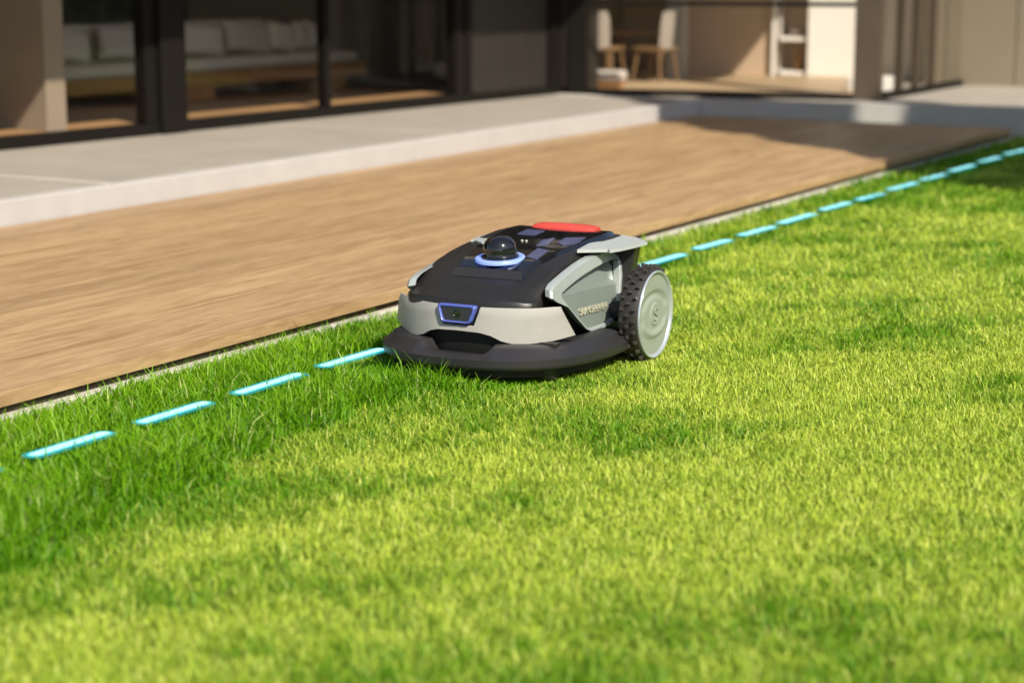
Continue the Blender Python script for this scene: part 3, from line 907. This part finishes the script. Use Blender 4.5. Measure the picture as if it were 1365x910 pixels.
# ------------------------------------------------------------------ grass
def vnoise(x, y, seed=0):
    """cheap smooth value noise"""
    def h(i, j):
        k = (i * 374761393 + j * 668265263 + seed * 1442695041) & 0x7fffffff
        k = ((k ^ (k >> 13)) * 1274126177) & 0x7fffffff
        return ((k ^ (k >> 16)) & 0xffff) / 65535.0
    i = np.floor(x).astype(np.int64); j = np.floor(y).astype(np.int64)
    fx = x - i; fy = y - j
    fx = fx * fx * (3 - 2 * fx); fy = fy * fy * (3 - 2 * fy)
    return (h(i, j) * (1 - fx) + h(i + 1, j) * fx) * (1 - fy) + (h(i, j + 1) * (1 - fx) + h(i + 1, j + 1) * fx) * fy

CY = R(CAM_YAW)
def scatter(n, d0, d1, expo, half):
    """points in a fan in front of the camera, thinning with distance"""
    u = rng.random(n)
    e = 2 - expo
    d = (d0 ** e + u * (d1 ** e - d0 ** e)) ** (1 / e) if abs(e) > 1e-3 else d0 * (d1 / d0) ** u
    a_ = CY + (rng.random(n) * 2 - 1) * half
    return d * np.cos(a_), d * np.sin(a_), d

def tall_edge(x):
    """Y beyond which the strip is still uncut (in front of the mower)"""
    return np.interp(x, [-3, 2.5, 3.0, 3.4, 4.0, 4.3, 4.62, 4.75], [2.30, 2.52, 2.57, 2.66, 2.68, 2.60, 2.45, 9]) + (vnoise(x * 5, x * 0 + 3.3, 5) - .5) * .14 + (vnoise(x * 23, x * 0 + 7.3, 6) - .5) * .09

def build_blades(name, x, y, length, width, lean, tint, dry, mat, label=None):
    n = len(x)
    az = rng.random(n) * 2 * np.pi
    dirx, diry = np.cos(az), np.sin(az)
    wa = az + np.pi / 2 + rng.normal(0, .5, n)
    wx, wy = np.cos(wa) * width / 2, np.sin(wa) * width / 2
    hz = length * np.sqrt(np.clip(1 - (lean * .8) ** 2, .1, 1))
    reach = length * lean
    V = np.empty((n, 5, 3), np.float32)
    z0 = np.full(n, -.004)
    V[:, 0] = np.stack([x - wx, y - wy, z0], 1)
    V[:, 1] = np.stack([x + wx, y + wy, z0], 1)
    mx_, my_ = x + dirx * reach * .32, y + diry * reach * .32
    V[:, 2] = np.stack([mx_ + wx * .8, my_ + wy * .8, hz * .60], 1)
    V[:, 3] = np.stack([mx_ - wx * .8, my_ - wy * .8, hz * .60], 1)
    V[:, 4] = np.stack([x + dirx * reach, y + diry * reach, hz * (1 - .12 * lean)], 1)
    base = (np.arange(n) * 5)[:, None]
    quads = base + np.array([[0, 1, 2, 3]]); tris = base + np.array([[3, 2, 4]])
    loops = np.concatenate([quads, tris], 1).ravel().astype(np.int32)
    starts = np.empty(2 * n, np.int32); starts[0::2] = np.arange(n) * 7; starts[1::2] = np.arange(n) * 7 + 4
    me = bpy.data.meshes.new(name)
    me.vertices.add(n * 5); me.loops.add(n * 7); me.polygons.add(2 * n)
    me.vertices.foreach_set('co', V.ravel())
    me.loops.foreach_set('vertex_index', loops)
    me.polygons.foreach_set('loop_start', starts)
    me.polygons.foreach_set('use_smooth', np.ones(2 * n, bool))
    me.update()
    for nm, arr in (('tint', tint), ('dry', dry)):
        at = me.attributes.new(nm, 'FLOAT', 'POINT')
        at.data.foreach_set('value', np.repeat(arr, 5).astype(np.float32))
    return link(name, me, mat, kind='stuff', label=label)

cm, sm_ = math.cos(R(3)), math.sin(R(3))
def mower_local(x, y):
    dx, dy = x - MO.x, y - MO.y
    return dx * cm + dy * sm_, -dx * sm_ + dy * cm

def on_lawn(x, y):
    return (y < 3.392) & ~((x > DECK_X1 + .03) & (y > 2.89))

# near fan, far fan, wide margin
parts = [scatter(275000, 1.7, 6.0, .15, R(20)), scatter(260000, 6.0, 15.5, 1.7, R(19)), scatter(270000, .8, 13, .55, R(62))]
parts[2] = tuple(q[np.abs(np.arctan2(parts[2][1], parts[2][0]) - CY) > R(19)] for q in parts[2])
x = np.concatenate([p_[0] for p_ in parts]); y = np.concatenate([p_[1] for p_ in parts]); d = np.concatenate([p_[2] for p_ in parts])
k = on_lawn(x, y); x, y, d = x[k], y[k], d[k]
tall = (y > tall_edge(x)) & (x < 4.75)
edge_strip = (~tall) & (y > 3.02 + (vnoise(x * 3, y * 0, 8) - .5) * .15)
lx, lv = mower_local(x, y)
under = (lx > -.58) & (lx < .2) & (np.abs(lv) < .40)
# --- mown
s = ~tall
xs1, ys1, ds1 = x[s], y[s], d[s]
n = len(xs1)
ca, sa = math.cos(CY), math.sin(CY)
pu, pv = xs1 * ca + ys1 * sa, -xs1 * sa + ys1 * ca        # along / across the view direction
patch = .34 * vnoise(pu * 2.0, pv * 1.3, 1) + .32 * vnoise(pu * 5.5 + pv, pv * 3.2, 2) + .16 * vnoise(pu * 15, pv * 11, 4) + .18 * vnoise(pu * 34, pv * 30, 3)
patch = np.clip((patch - .39) / .24, 0, 1)
patch *= np.where((xs1 < 4.8) & (xs1 > 1), np.clip((tall_edge(np.minimum(xs1, 4.6)) - ys1) / .22, .45, 1), 1)
es = edge_strip[s]
L = (.020 + .015 * rng.random(n)) * (1.15 - .25 * patch) * np.clip((ds1 / 6) ** .15, 1, 1.3)
L = np.where(es, L * 1.7, L)
L = np.where(under[s], np.minimum(L, .015), L)
strays = rng.random(n) < .02
L = np.where(strays & ~under[s], L * 1.7, L)
wdt = (.0022 + .0018 * rng.random(n)) * np.clip(ds1 / 5.0, 1, 3.2)
out_ = np.abs(np.arctan2(ys1, xs1) - CY) > R(19.5)
wdt = np.where(out_, wdt * 1.7, wdt); L = np.where(out_, L * 1.15, L)
lean = np.clip(.38 + .62 * rng.random(n), 0, .98)
tint = np.clip(patch * .68 + rng.normal(.12, .25, n) - .25 * es, 0, 1)
dry = np.where(rng.random(n) < .05 + .16 * patch, .35 + .5 * rng.random(n), .10 * patch) * np.where(es, .4, 1)
build_blades('mown_grass', xs1, ys1, L, wdt, lean, tint, dry, M['grass'], 'short mown lawn grass around and behind the mower')
# --- uncut strip
def add_tall(m_):
    xt = rng.uniform(1.2, 4.75, m_); yt = rng.uniform(2.25, 3.392, m_)
    k_ = (yt > tall_edge(xt)) & (yt < 3.392)
    return xt[k_], yt[k_]
xt, yt = add_tall(70000)
lx, lv = mower_local(xt, yt)
und = (lx > -.54) & (lx < .3) & (np.abs(lv) < .37)
clr = (lx > -.63) & (lx < .3) & (np.abs(lv) < .42)
n = len(xt)
clump = vnoise(xt * 7, yt * 7, 21)
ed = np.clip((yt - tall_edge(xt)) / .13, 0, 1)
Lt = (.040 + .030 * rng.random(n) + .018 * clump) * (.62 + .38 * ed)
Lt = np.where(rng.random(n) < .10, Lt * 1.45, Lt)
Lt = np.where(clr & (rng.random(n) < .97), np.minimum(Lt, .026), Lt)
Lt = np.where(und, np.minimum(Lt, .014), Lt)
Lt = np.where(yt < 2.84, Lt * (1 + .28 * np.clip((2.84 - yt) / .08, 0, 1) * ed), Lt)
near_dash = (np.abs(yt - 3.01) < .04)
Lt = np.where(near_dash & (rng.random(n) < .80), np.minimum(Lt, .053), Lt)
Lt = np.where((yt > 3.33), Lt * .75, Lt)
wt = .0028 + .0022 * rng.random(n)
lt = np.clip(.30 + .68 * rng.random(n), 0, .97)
tt_ = np.clip(.40 * clump + rng.normal(.24, .26, n) - .10 * (1 - ed) + .22 * np.clip((yt - 3.05) / .25, 0, 1), 0, 1)  # tint lowered along the mown edge paints the dark shade there
dr = np.where(rng.random(n) < .06, .4 + .5 * rng.random(n), 0)
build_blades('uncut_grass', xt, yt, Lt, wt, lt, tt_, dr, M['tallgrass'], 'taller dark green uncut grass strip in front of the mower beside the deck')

# ------------------------------------------------------------------ trees off to the right (they throw the long shadows) and an unseen hedge added for dark glass reflections
def leafy(n, fn, size, seed):
    r_ = np.random.default_rng(seed)
    P = fn(r_, n)
    Vv = np.empty((n, 4, 3), np.float32)
    a_ = r_.normal(size=(n, 3)); a_ /= np.linalg.norm(a_, axis=1)[:, None]
    b_ = np.cross(a_, r_.normal(size=(n, 3))); b_ /= np.linalg.norm(b_, axis=1)[:, None]
    sz = size * (.6 + .8 * r_.random((n, 1)))
    Vv[:, 0] = P - a_ * sz; Vv[:, 1] = P - b_ * sz * .45; Vv[:, 2] = P + a_ * sz; Vv[:, 3] = P + b_ * sz * .45
    me = bpy.data.meshes.new('leaves')
    me.vertices.add(n * 4); me.loops.add(n * 4); me.polygons.add(n)
    me.vertices.foreach_set('co', Vv.ravel()); me.loops.foreach_set('vertex_index', np.arange(n * 4, dtype=np.int32))
    me.polygons.foreach_set('loop_start', np.arange(n, dtype=np.int32) * 4)
    me.update()
    return me
def cypress(loc, h, rad, label, seed):
    t = empty('cypress_tree', label, 'tree', loc=loc, group='cypress trees beside the lawn')
    bm = bmesh.new(); bm_tube(bm, [(0, 0, 0), (.02, .01, h * .5), (0, 0, h * .95)], [.09, .06, .01], 10)
    link('trunk', from_bm(bm, True), M['bark'], t)
    def fn(r_, n):
        z = r_.random(n) ** .9
        prof = np.interp(z, [0, .08, .3, .6, .85, 1], [.45, .85, 1, .75, .4, .05])
        rr = rad * prof * np.sqrt(r_.random(n)) * (1 + .25 * np.sin(z * 40 + r_.random(n)))
        th = r_.random(n) * 2 * np.pi
        return np.stack([rr * np.cos(th), rr * np.sin(th), .9 + z * (h - .9)], 1)
    link('crown', leafy(9000, fn, .10, seed), M['leaf'], t)
def tree_at_tip(px, py, z, h, rad, label, seed):
    k_ = (h - z) / math.tan(SUN_EL)
    cypress((px + SUN.x * k_, py + SUN.y * k_, 0), h, rad, label, seed)
tree_at_tip(11.95, 5.35, .09, 5.4, .55, 'slim cypress tree beside the lawn whose shadow crosses the deck end', 1)
tree_at_tip(12.92, 5.8, .12, 6.4, .72, 'tall cypress tree beside the lawn whose shadow crosses the far riser', 2)

tree_at_tip(13.10, 4.5, .15, 5.8, .66, 'third cypress tree beside the lawn whose shadow lies on the pavement past the deck', 3)

tree_at_tip(12.75, 6.5, .19, 6.8, .62, 'tallest cypress tree beside the lawn whose shadow reaches the terrace corner', 4)

def unseen_hedge(name, x0, x1, y0, y1, h, label, seed, n):
    def fn(r_, n_):
        P = np.stack([r_.uniform(x0, x1, n_), r_.uniform(y0, y1, n_), r_.random(n_) ** .7 * h], 1)
        P[:, 2] += .3 * vnoise(P[:, 0] * 1.3, P[:, 1] * 1.3, seed) * (P[:, 2] / h)
        return P
    o = link(name, leafy(n, fn, .12, seed), M['leaf2'], None, label, 'unseen_hedge')
unseen_hedge('unseen_hedge', -6, 26, -9.2, -7.6, 2.6, 'long unseen hedge added to darken the reflections in the house glass', 5, 26000)
